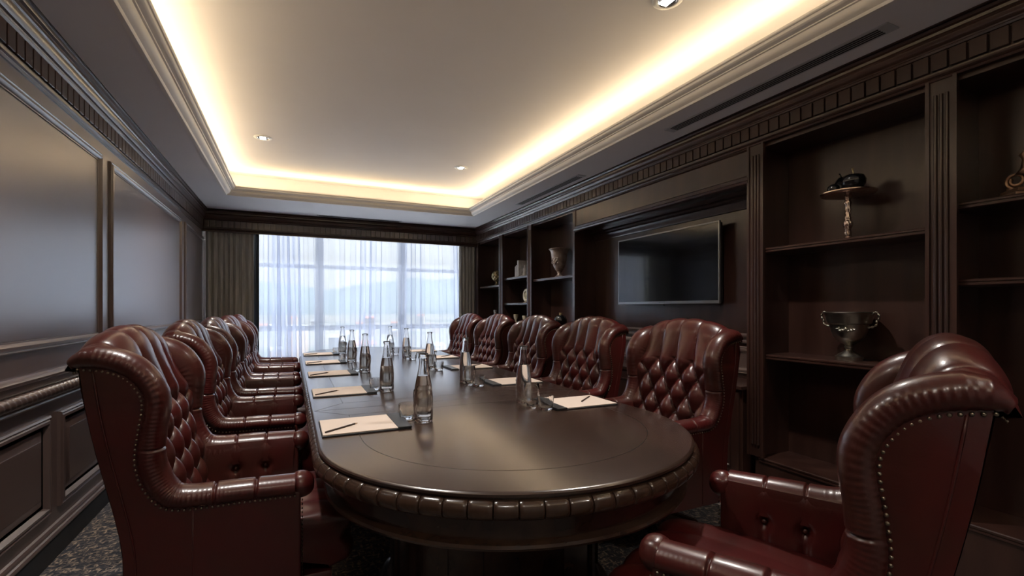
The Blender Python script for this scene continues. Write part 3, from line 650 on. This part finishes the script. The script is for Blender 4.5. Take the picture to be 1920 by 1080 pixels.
# inlay lines
def ribbon(pts, w=.0028, closed=False):
    mb = MB(); plan_sweep(mb, [(-w / 2, TZ + .0003), (w / 2, TZ + .0003)], pts, closed); mb.f = [f for f in mb.f if len(f) == 4]; tpart(mb.build('inlay_line', INLAY))
di = .155; r = TR - di
na = [(TXC - r, 2.30)] + [(TXC + r * math.cos(PI + PI * i / 40), TYA + .02 + r * math.sin(PI + PI * i / 40)) for i in range(41)] + [(TXC + r, 2.30)]
ribbon(na, closed=True)
ribbon([(x, 2 * 3.7025 - y) for x, y in na], closed=True)
ribbon([(TXC - r, 2.60), (TXC + r, 2.60), (TXC + r, 4.805), (TXC - r, 4.805)], closed=True)
for ys in (2.45, 4.955):
    ribbon([(TXC - TR + .012, ys), (TXC + TR - .012, ys)])
    for sx in (-1, 1):
        for sy in (-1, 1): ribbon([(TXC + sx * r, ys + sy * .15), (TXC + sx * (TR - .014), ys)])
# pedestals
def superell(a, b, n, d, k=3.2):
    p = []
    for i in range(n):
        t_ = 2 * PI * i / n; c_, s_ = math.cos(t_), math.sin(t_)
        p.append(((a + d) * math.copysign(abs(c_) ** (2 / k), c_), (b + d) * math.copysign(abs(s_) ** (2 / k), s_)))
    return p
for yc in (1.98, 3.70, 5.42):
    pe = MB(); P = [[(x, y, z) for x, y in superell(.43, .36, 56, d)] for d, z in ((.05, 0), (.05, .07), (.035, .085), (.02, .09), (.01, .11), (0, .12), (0, .50), (.012, .51), (.02, .53), (.02, .585))]
    pe.grid(P, False, True); o = tpart(pe.build('pedestal', RIMW, None, True, 35)); o.location += Vector((TXC, yc, 0))
    for i in range(0, 56, 4):
        x, y = superell(.43, .36, 56, 0)[i]; x2, y2 = superell(.43, .36, 56, 0)[(i + 1) % 56]
        a = math.atan2(y2 - y, x2 - x)
        ob = MB().box(-.016, .016, -.012, .012, .12, .50).build('pilaster_strip', RIMW, o, loc=(x, y, 0), rz=a)

# ------------------------------------------------------------------ tufted wing chair (local +Y = forward, origin on the floor)
NAIL = [(.172, .627), (.10, .629), (.0, .632), (-.10, .633), (-.165, .638), (-.204, .660), (-.240, .719), (-.256, .79), (-.249, .873), (-.239, .949), (-.248, .996), (-.284, 1.045), (-.335, 1.071), (-.400, 1.082)]
REAR = [(-.400, 1.082), (-.360, .85), (-.300, .57), (-.290, .42), (-.286, .25)]
XN = .350
def tuft_sheet():
    prof, L = spline([(-.16, .44), (-.185, .52), (-.215, .68), (-.25, .86), (-.285, 1.0), (-.303, 1.07), (-.318, 1.13), (-.342, 1.168), (-.372, 1.182), (-.404, 1.170), (-.424, 1.135), (-.424, 1.10), (-.408, 1.068)], 176)
    t = np.gradient(prof, axis=0); t /= np.linalg.norm(t, axis=1)[:, None]
    nrm = np.stack([t[:, 1], -t[:, 0]], 1)      # forward/up normal (y,z)
    ss = np.linspace(0, L, 176); i1 = int(np.argmin(abs(prof[:100, 1] - 1.01))); s1 = ss[i1]
    a_, b_ = .134, .192; nu = 132; us = np.linspace(-1, 1, nu); P = []
    wn_ = [p for p in NAIL if p[1] > .655 and p[1] < 1.05]; NZ = [p[1] for p in wn_]; NY = [p[0] for p in wn_]
    for i in range(176):
        row = []; tt = s1 - ss[i]; fr_ = i / 175.
        crest = max(0., min(1., (ss[i] - s1) / (L - s1)))
        for u in us:
            x = (.287 + .040 * max(0., min(1., (prof[i, 1] - 1.02) / .1))) * u; au = abs(u)
            if tt >= 0:
                p_, q_ = x / a_ + tt / b_, x / a_ - tt / b_
                h = (abs(math.sin(PI * p_)) * abs(math.sin(PI * q_))) ** .5
                dp, dq = p_ - round(p_), q_ - round(q_)
            else:
                w_ = 1.1 * math.exp(tt / .05) + .32 * (1 - math.exp(tt / .05)); h = abs(math.sin(PI * x / a_)) ** w_
                dp = dq = x / a_ - round(x / a_); dp = math.hypot(dp, tt / .05); dq = 0
            pit = math.exp(-((dp * dp + dq * dq) / .018))
            A = .042 * (1 - .72 * min(1., crest * 1.5)) * (1 - .35 * max(0, (au - .8) / .2))
            d = A * h - .010 * pit * (tt > -.08)
            ye = np.interp(prof[i, 1], NZ, NY) + .030; wz = max(0., min(1., (prof[i, 1] - .62) / .06)) * max(0., min(1., (1.05 - prof[i, 1]) / .08))
            wing = (ye - prof[i, 0] - d * .8) * max(0., (au - .45) / .55) ** 2.2 * wz
            drop = .066 * au ** 2.3 * max(0., min(1., (ss[i] - s1 + .1) / .15)) * (1 - .5 * max(0., min(1., (crest - .8) / .2)))
            back = -.012 * au ** 2 * crest
            z_ = prof[i, 1] + nrm[i, 1] * d - drop
            if crest > .55: z_ = max(z_, 1.066)
            y_ = prof[i, 0] + nrm[i, 0] * d + wing
            if crest > .55 and z_ < 1.068: y_ = max(y_, -.414)
            row.append((x, y_, z_))
        P.append(row)
    bt = MB(); P_ = np.array(P)
    kk = 0
    while True:
        tt = kk * b_ / 2; s = s1 - tt
        if s < .04: break
        i = int(np.argmin(abs(ss - s))); off = (kk % 2) * .5
        for j in range(-3, 4):
            x = (j + off) * a_
            if abs(x) > .262: continue
            jj = int(np.argmin(abs(us * .287 - x))); c = P_[i, jj]
            bt.ell((c[0], c[1] + .003, c[2]), (.009, .006, .009), 10, 6)
        kk += 1
    return MB().grid(P).mesh('backrest', LEATH, True), bt.mesh('back_buttons', BUTT, True)
def side_tube(s):
    n = 440; cv, L = spline(NAIL + [(-.416, 1.076)], n); t = np.gradient(cv, axis=0); t /= np.linalg.norm(t, axis=1)[:, None]
    m_ = np.stack([t[:, 1], -t[:, 0]], 1)       # in-plane normal away from the panel
    prof = [(-.004, -.006), (.010, .002), (.019, .016), (.021, .032), (.014, .050), (-.002, .064), (-.024, .071), (-.048, .068), (-.068, .056), (-.082, .036), (-.090, .010), (-.093, -.03), (-.09, -.07)]
    sl = np.linspace(0, L, n); P = []
    y_ = cv[:, 0]
    for i in range(n):
        z = cv[i, 1]; u = sl[i] / L
        km = np.interp(u, [0, .30, .40, .50, .66, .78, .88, .95, .98, 1.0], [.80, .82, .92, .95, .84, .84, .90, .90, .75, .2])
        kx = np.interp(u, [0, .35, .6, .85, .95, .98, 1], [1, 1, 1, 1.02, 1, .8, .3]); xo = XN - np.interp(u, [.7, 1], [0, .018])
        cr_ = 0.
        for c_, w_, d_ in ((.055, .0035, .010), (-.060, .0035, .010)):
            if u < .35: cr_ += d_ * math.exp(-((y_[i] - c_) / w_) ** 2)
        if u > .3: cr_ += .007 * math.exp(-((sl[i] - .60 * L) / .004) ** 2)
        row = []
        for j, (dx, mm) in enumerate(prof):
            f = j / (len(prof) - 1)
            w = .0022 * math.sin(sl[i] * 2 * PI / .0125 + 2 * math.sin(sl[i] * 31)) * max(0, 1 - abs(f - .14) / .2) * (1 if u > .22 else .35)
            w += .0013 * math.sin(sl[i] * 2 * PI / .021 + 1.3 * math.sin(sl[i] * 17)) * max(0, 1 - abs(f - .8) / .3) * (.3 < u < .8)
            mmm = mm * km - (cr_ if mm > .01 else 0) * (mm / .07) + w
            row.append((s * (xo + dx * kx + w * .6 - cr_ * .6 * (1 if 0 < j < 5 else 0)), cv[i, 0] + m_[i, 0] * mmm, cv[i, 1] + m_[i, 1] * mmm))
        P.append(row)
    mb = MB().grid(P); k0 = 0; npf = len(prof)
    mb.f.append(tuple(range(npf))); mb.f.append(tuple(range((n - 1) * npf, n * npf)))
    return mb.mesh('wing_roll', LEATH, True)
def nails_mesh():
    mb = MB()
    def nail(c, ax, r=.0041):
        ax = Vector(ax).normalized(); a = ax.orthogonal().normalized(); b = ax.cross(a); P = []
        for ph in (0, .5, 1.0, 1.5): P.append([Vector(c) + (a * math.cos(2 * PI * k / 8) + b * math.sin(2 * PI * k / 8)) * (r * math.cos(ph)) + ax * (r * .8 * math.sin(ph)) for k in range(8)])
        mb.grid(P, False, True); mb.f.append(tuple(range(len(mb.v) - 8, len(mb.v))))
    cv, L = spline(NAIL, int(1.18 / .0145))
    n = int(L / .0145); cv, L = spline(NAIL, n)
    t = np.gradient(cv, axis=0); t /= np.linalg.norm(t, axis=1)[:, None]
    for s in (-1, 1):
        for i in range(n):
            u = i / (n - 1); xo = XN - np.interp(u, [.7, 1], [0, .018])
            nail((s * (xo + .0045), cv[i, 0] - t[i, 1] * .008, cv[i, 1] + t[i, 0] * .008), (s, 0, 0))
        for z in np.arange(.28, .60, .0145): nail((s * .342, .1935, z), (0, 1, 0)); nail((s * .268, .1935, z), (0, 1, 0))
    for x in np.arange(-.32, .321, .0145): nail((x, -.412 - .003, 1.062), (0, -1, .2))
    for x in np.arange(-.245, .246, .0145): nail((x, .2975, .275), (0, 1, 0))
    return mb.mesh('nail_trim', BRASS, True)
def side_panel(s):
    c1, _ = spline(NAIL, 60); c2, _ = spline(REAR, 16)
    poly = [tuple(p) for p in c1] + [tuple(p) for p in c2[1:]] + [(.165, .25), (.178, .36), (.176, .52)]
    x1 = XN; f = lambda y, z: x1 - .018 * max(0, (z - .95) / .13) * max(0, min(1, (-y - .25) / .15))
    n = len(poly); v = [(s * f(y, z), y, z) for y, z in poly] + [(s * (f(y, z) - .025), y, z) for y, z in poly]
    fc = [tuple(range(n)), tuple(range(n, 2 * n))] + [(i, (i + 1) % n, n + (i + 1) % n, n + i) for i in range(n)]
    me = bpy.data.meshes.new('side_panel'); bm = bmesh.new(); vs = [bm.verts.new(p) for p in v]
    for q in fc: bm.faces.new([vs[i] for i in q])
    bmesh.ops.recalc_face_normals(bm, faces=bm.faces); bmesh.ops.triangulate(bm, faces=[q for q in bm.faces if len(q.verts) > 4]); bm.to_mesh(me); bm.free()
    me.materials.append(LEATH); return me
def make_chair():
    R = empty('wing_chair')
    bk, bt = tuft_sheet(); b = link('backrest', bk, R); o = link('back_buttons', bt, b); o['kind'] = 'stuff'
    for s in (-1, 1):
        link('wing_roll', side_tube(s), R)
        sp = link('side_panel', side_panel(s), R)
        c2, _ = spline([(-.366, 1.068), (-.330, .85), (-.272, .57), (-.260, .42), (-.256, .26)], 24)
        MB().tube([(s * (XN + .0005 - .012 * max(0, (z - .98) / .1)), y, z) for y, z in c2], .0028, 6).build('seam_welt', LEATH, sp, True)
        MB().tube([(s * (XN + .0003), -.118, z) for z in (.26, .40, .62)], .0022, 6).build('seam_welt', LEATH, sp, True)
        # inner arm
        P = []
        for z in np.linspace(.42, .665, 40):
            row = []
            for y in np.linspace(-.24, .165, 60):
                d = .016 * math.sin(PI * min(1, max(0, (z - .42) / .25)) ** .8) ** .6
                for yc in (.055, -.060):
                    rr = math.hypot((y - yc), (z - .555)); d -= .020 * math.exp(-(rr / .022) ** 2) + .010 * math.exp(-((y - yc) / .012) ** 2) * (1 if z < .555 else .4)
                row.append((s * (.268 - d), y, z))
            P.append(row)
        ia = MB().grid(P).build('inner_arm', LEATH, R, True)
        for yc in (.055, -.060): MB().ell((s * .2695, yc, .555), (.006, .008, .008), 10, 6).build('button', BUTT, ia, True)
        # arm front: panel and scroll cap
        P = []
        fp = rbox('arm_front', min(s * .262, s * .348), max(s * .262, s * .348), .150, .190, .25, .632, LEATH, R, .008, 3)
        P = []
        for th in np.linspace(0, PI, 15):
            row = []
            for ph in np.linspace(0, 2 * PI, 28, endpoint=False):
                rr = math.sin(th) ** .75; lob = 1 - .05 * abs(math.sin(3.5 * ph)) ** .3 * rr
                row.append((s * .303 + s * .050 * rr * lob * math.cos(ph), .190 + .044 * math.cos(th) * (1.0 if th < PI / 2 else .8), .640 + .046 * rr * lob * math.sin(ph)))
            P.append(row)
        MB().grid(P, False, True).build('arm_scroll', LEATH, R, True)
    # outside back
    c2, _ = spline(REAR, 14)
    P = [[(x, y - .006 + .004 * (x / .34) ** 2, z - (.0 if i else .006 * (x / .34) ** 2)) for x in np.linspace(-.348 + .018 * (i == 0), .348 - .018 * (i == 0), 9)] for i, (y, z) in enumerate(c2)]
    Q = [[(x, y + .03, z) for x, y, z in r] for r in P]
    mb = MB().grid(P); mb.grid(Q); mb.build('outside_back', LEATH, R, True)
    # seat
    sp_, _ = spline([(-.20, .485), (0, .505), (.17, .515), (.29, .514), (.352, .500), (.380, .465), (.366, .425), (.346, .410), (.366, .392), (.380, .352), (.362, .314), (.325, .297), (.29, .288)], 70)
    t = np.gradient(sp_, axis=0); t /= np.linalg.norm(t, axis=1)[:, None]; P = []
    for x in np.linspace(-.262, .262, 72):
        row = []
        for i, (y, z) in enumerate(sp_):
            ch = abs(math.sin(PI * (x + .262) / .131)) ** .5; f = np.interp(i / 69, [0, .45, .62, 1], [0, .15, 1, 1])
            ed = (1 - (abs(x) / .262) ** 8); bun = .006 * math.exp(-(((i / 69) - .8) / .05) ** 2)
            d = (.020 * ch * f - .018 * f + .0) * 1 + .012 * ed - .012 - bun
            xs_ = x
            row.append((xs_, y - t[i, 1] * d, z + t[i, 0] * d))
        P.append(row)
    mb = MB().grid(P); ni = len(P[0])
    for e0 in (0, len(P) - 1): mb.f.append(tuple(e0 * ni + i for i in range(ni)))
    mb.build('seat', LEATH, R, True, 60)
    rbox('front_rail', -.262, .262, -.22, .295, .235, .295, LEATH, R, .008, 3)
    # swivel base
    bs = MB().lathe([(.03, .13), (.03, .25), (.10, .25)], 20).build('column', BLACKP, R, True, 40)
    hub = MB().lathe([(.0, .085), (.05, .09), (.055, .12), (.045, .15), (.03, .16)], 24).build('hub', RIMW, R, True, 40)
    for i in range(5):
        a = PI / 2 + 2 * PI * i / 5; c_, s_ = math.cos(a), math.sin(a)
        lg = MB(); P = []
        for rr, z, w, h in ((.03, .115, .028, .03), (.14, .112, .026, .026), (.24, .090, .024, .020), (.30, .076, .022, .016), (.315, .074, .012, .010)):
            P.append([(rr * c_ - s_ * w * dx, rr * s_ + c_ * w * dx, z + h * dz) for dx, dz in ((-1, -.8), (1, -.8), (1, .5), (.6, 1), (-.6, 1), (-1, .5))])
        lg.grid(P, False, True); lg.f.append(tuple(range(24, 30))); l = lg.build('leg', RIMW, R)
        ca = MB()
        for off in (-.014, .014):
            cx_, cy_ = .295 * c_ - s_ * off, .295 * s_ + c_ * off
            P = [[(cx_ - s_ * w + rr * c_ * math.cos(q), cy_ + c_ * w + rr * s_ * math.cos(q), .030 + rr * math.sin(q)) for q in np.linspace(0, 2 * PI, 16, endpoint=False)] for w, rr in ((-.009, .022), (-.006, .030), (.006, .030), (.009, .022))]
            ca.grid(P, False, True); k0 = len(ca.v) - 64; ca.f += [tuple(range(k0, k0 + 16)), tuple(range(k0 + 48, k0 + 64))]
        ca.tube([(.295 * c_, .295 * s_, .03), (.295 * c_, .295 * s_, .075)], .007, 8)
        ca.build('caster', BLACKP, l, True, 40)
    o = link('nail_trim', nails_mesh(), R); o['kind'] = 'stuff'
    return R
proto = make_chair()
LY = [2.11, 3.13, 4.10, 4.99, 5.82]; RY = [2.12, 3.07, 4.00, 4.96, 5.90]
ordl = ['nearest on the left side of the table', 'second from the viewer on the left side of the table', 'third, middle one on the left side of the table', 'fourth from the viewer on the left side of the table', 'farthest on the left side, closest to the window']
ordr = ['nearest in the right row, below the television', 'second from the viewer in the right row', 'middle one of five in the right row', 'fourth from the viewer in the right row', 'farthest in the right row, closest to the window']
GRP = 'tufted leather wing chairs around the table'
spots = [(-.165, y, -PI / 2 + da, 'oxblood tufted leather wing chair, ' + l) for y, l, da in zip(LY, ordl, (0, .0, .0, -.02, .03))]
spots += [(1.765, y, PI / 2 + da, 'oxblood tufted leather wing chair, ' + l) for y, l, da in zip(RY, ordr, (.0, .02, -.02, 0, .03))]
spots += [(1.184, .888, .47, 'oxblood leather wing chair at the near end of table, turned away')]
for i, (x, y, rz, lab) in enumerate(spots):
    o = proto if i == 0 else copy_tree(proto)
    o.location = (x, y, 0); o.rotation_euler = (0, 0, rz); tag(o, lab, 'chair', GRP)

# ------------------------------------------------------------------ table setting
def lathe_shell(outer, inner, n=32):
    mb = MB(); pr = outer + inner[::-1]; P = [[(r * math.cos(2 * PI * k / n), r * math.sin(2 * PI * k / n), z) for k in range(n)] for r, z in pr]
    return mb.grid(P, False, True)
bo = [(.0, .0), (.036, .0), (.0395, .004), (.0405, .015), (.041, .06), (.0405, .11), (.037, .15), (.030, .19), (.0225, .225), (.0190, .25), (.0175, .275), (.0180, .284), (.0205, .286), (.0205, .292), (.0185, .294)]
bi = [(.0, .012), (.034, .013), (.0375, .02), (.0385, .06), (.038, .11), (.0345, .15), (.0275, .19), (.020, .225), (.0165, .25), (.0153, .275), (.0155, .292)]
bot_me = lathe_shell(bo, bi, 36).mesh('glass', GLASS, True, 50)
wi = [(.0, .0118), (.0342, .0128), (.0377, .02), (.0387, .06), (.0382, .11), (.0347, .15), (.0277, .19), (.0252, .2)]
wat_me = MB().lathe(wi + [(0, .2)], 36).mesh('water', WATER, True, 50)
rim_me = MB().lathe([(.0175, .2935), (.0205, .2935), (.0208, .297), (.0172, .297), (.0175, .2935)], 28, cap0=False, cap1=False).mesh('lip', BLACKP, True)
go = [(.0, .0), (.024, .0), (.026, .003), (.024, .010), (.031, .03), (.0385, .06), (.040, .085), (.0375, .118), (.0365, .12)]
gi = [(.0, .010), (.018, .012), (.0285, .03), (.0365, .06), (.038, .085), (.0358, .119)]
gl_me = lathe_shell(go, gi, 32).mesh('tumbler', GLASS, True, 50)
def cut_mesh():
    mb = MB(); n = 48; P = []
    for i, (r, z) in enumerate([(.0, 0), (.028, 0), (.031, .004), (.0325, .012), (.034, .02), (.035, .03), (.0362, .04), (.037, .05), (.038, .06), (.039, .066), (.0395, .070)]):
        P.append([((r + (.0022 * abs(math.sin(8 * a + i * .9)) if 2 < i < 9 else 0)) * math.cos(a), (r + (.0022 * abs(math.sin(8 * a + i * .9)) if 2 < i < 9 else 0)) * math.sin(a), z + (.0015 * math.sin(16 * a) if i > 8 else 0)) for a in np.linspace(0, 2 * PI, n, endpoint=False)])
    for r, z in [(.0375, .070), (.035, .05), (.032, .03), (.028, .014), (0, .011)]:
        P.append([(r * math.cos(a), r * math.sin(a), z) for a in np.linspace(0, 2 * PI, n, endpoint=False)])
    return mb.grid(P, False, True).mesh('cut_glass', GLASS, True, 35)
cut_me = cut_mesh()
Lb = [(.515, 2.03), (.508, 2.87), (.508, 3.81), (.492, 4.56), (.484, 5.38)]
Rb = [(1.092, 2.215), (1.050, 3.01), (1.036, 3.87), (1.034, 4.76), (.985, 5.36)]
nth = ['nearest', 'second', 'middle', 'fourth', 'farthest']
def pad(x0, x1, y0, y1, flip, lab, plab):
    """x0..x1: long side; clip strip at the inner end"""
    t = tag(empty('writing_pad', ((x0 + x1) / 2, (y0 + y1) / 2, TZ)), lab, 'notepad', 'writing pads on the table')
    hx, hy = (x1 - x0) / 2, (y1 - y0) / 2; s = -1 if flip else 1
    rbox('base', -hx, hx, -hy, hy, .0003, .006, PADL, t, .0015, 1)
    a, b = (-hx + .004, hx - .055) if not flip else (-hx + .055, hx - .004)
    rbox('paper', a, b, -hy + .004, hy - .004, .006, .010, PAPER, t, .0006, 1)
    a, b = (hx - .055, hx + .001) if not flip else (-hx - .001, -hx + .055)
    rbox('pen_tray', a, b, -hy - .001, hy + .001, .006, .0125, PADL, t, .002, 2)
    ang = .68 if not flip else .72
    c = Vector(t.location) + Vector((-.091, -.052, .0138)) if not flip else Vector(t.location) + Vector((.088, .03, .0138))
    p = tag(empty('pencil', c, ang), plab, 'pencil', 'pencils on the writing pads')
    MB().tube([(-.085, 0, 0), (.068, 0, 0)], .0036, 6).build('shaft', PENC, p)
    MB().tube([(.068, 0, 0), (.085, 0, 0)], [.0034, .0006], 6).build('tip', PTIP, p)
LP = [2.065, 2.945, 3.80, 4.62, 5.47]; RP = [2.09, 2.885, 3.745, 4.62, 5.42]
for sd, bs_, ps in (('left', Lb, LP), ('right', Rb, RP)):
    for i, (x, y) in enumerate(bs_):
        where = '%s in the %s row on the table' % (nth[i], sd)
        b = tag(empty('water_bottle', (x, y, TZ + .0004)), 'clear glass water bottle, ' + where, 'bottle', 'glass water bottles on the table')
        link('glass', bot_me, b); link('water', wat_me, b); link('lip', rim_me, b)
        if sd == 'right': gx, gy, cx_, cy_ = x - .018, y - .125, x + .018, y - .205
        else: gx, gy, cx_, cy_ = x - .012, y + .095, x - .062, y + .075
        if sd == 'left': cx_, cy_ = x - .052, y + .075; gx, gy = x + .022, y + .115
        o = link('drinking_glass', gl_me, None, (gx, gy, TZ + .0004)); tag(o, 'plain rounded drinking glass beside the bottle, ' + where, 'glass', 'plain drinking glasses on the table')
        o = link('cut_glass_tumbler', cut_me, None, (cx_, cy_, TZ + .0004)); tag(o, 'short cut crystal tumbler beside the bottle, ' + where, 'glass', 'cut crystal tumblers on the table')
        if sd == 'left': pad(.100, .442, ps[i] - .136, ps[i] + .136, False, 'dark leather writing pad with blank paper, ' + where, 'dark pencil lying on the writing pad, ' + where)
        else: pad(1.150, 1.505, ps[i] - .125, ps[i] + .125, True, 'dark leather writing pad with blank paper, ' + where, 'dark pencil lying on the writing pad, ' + where)
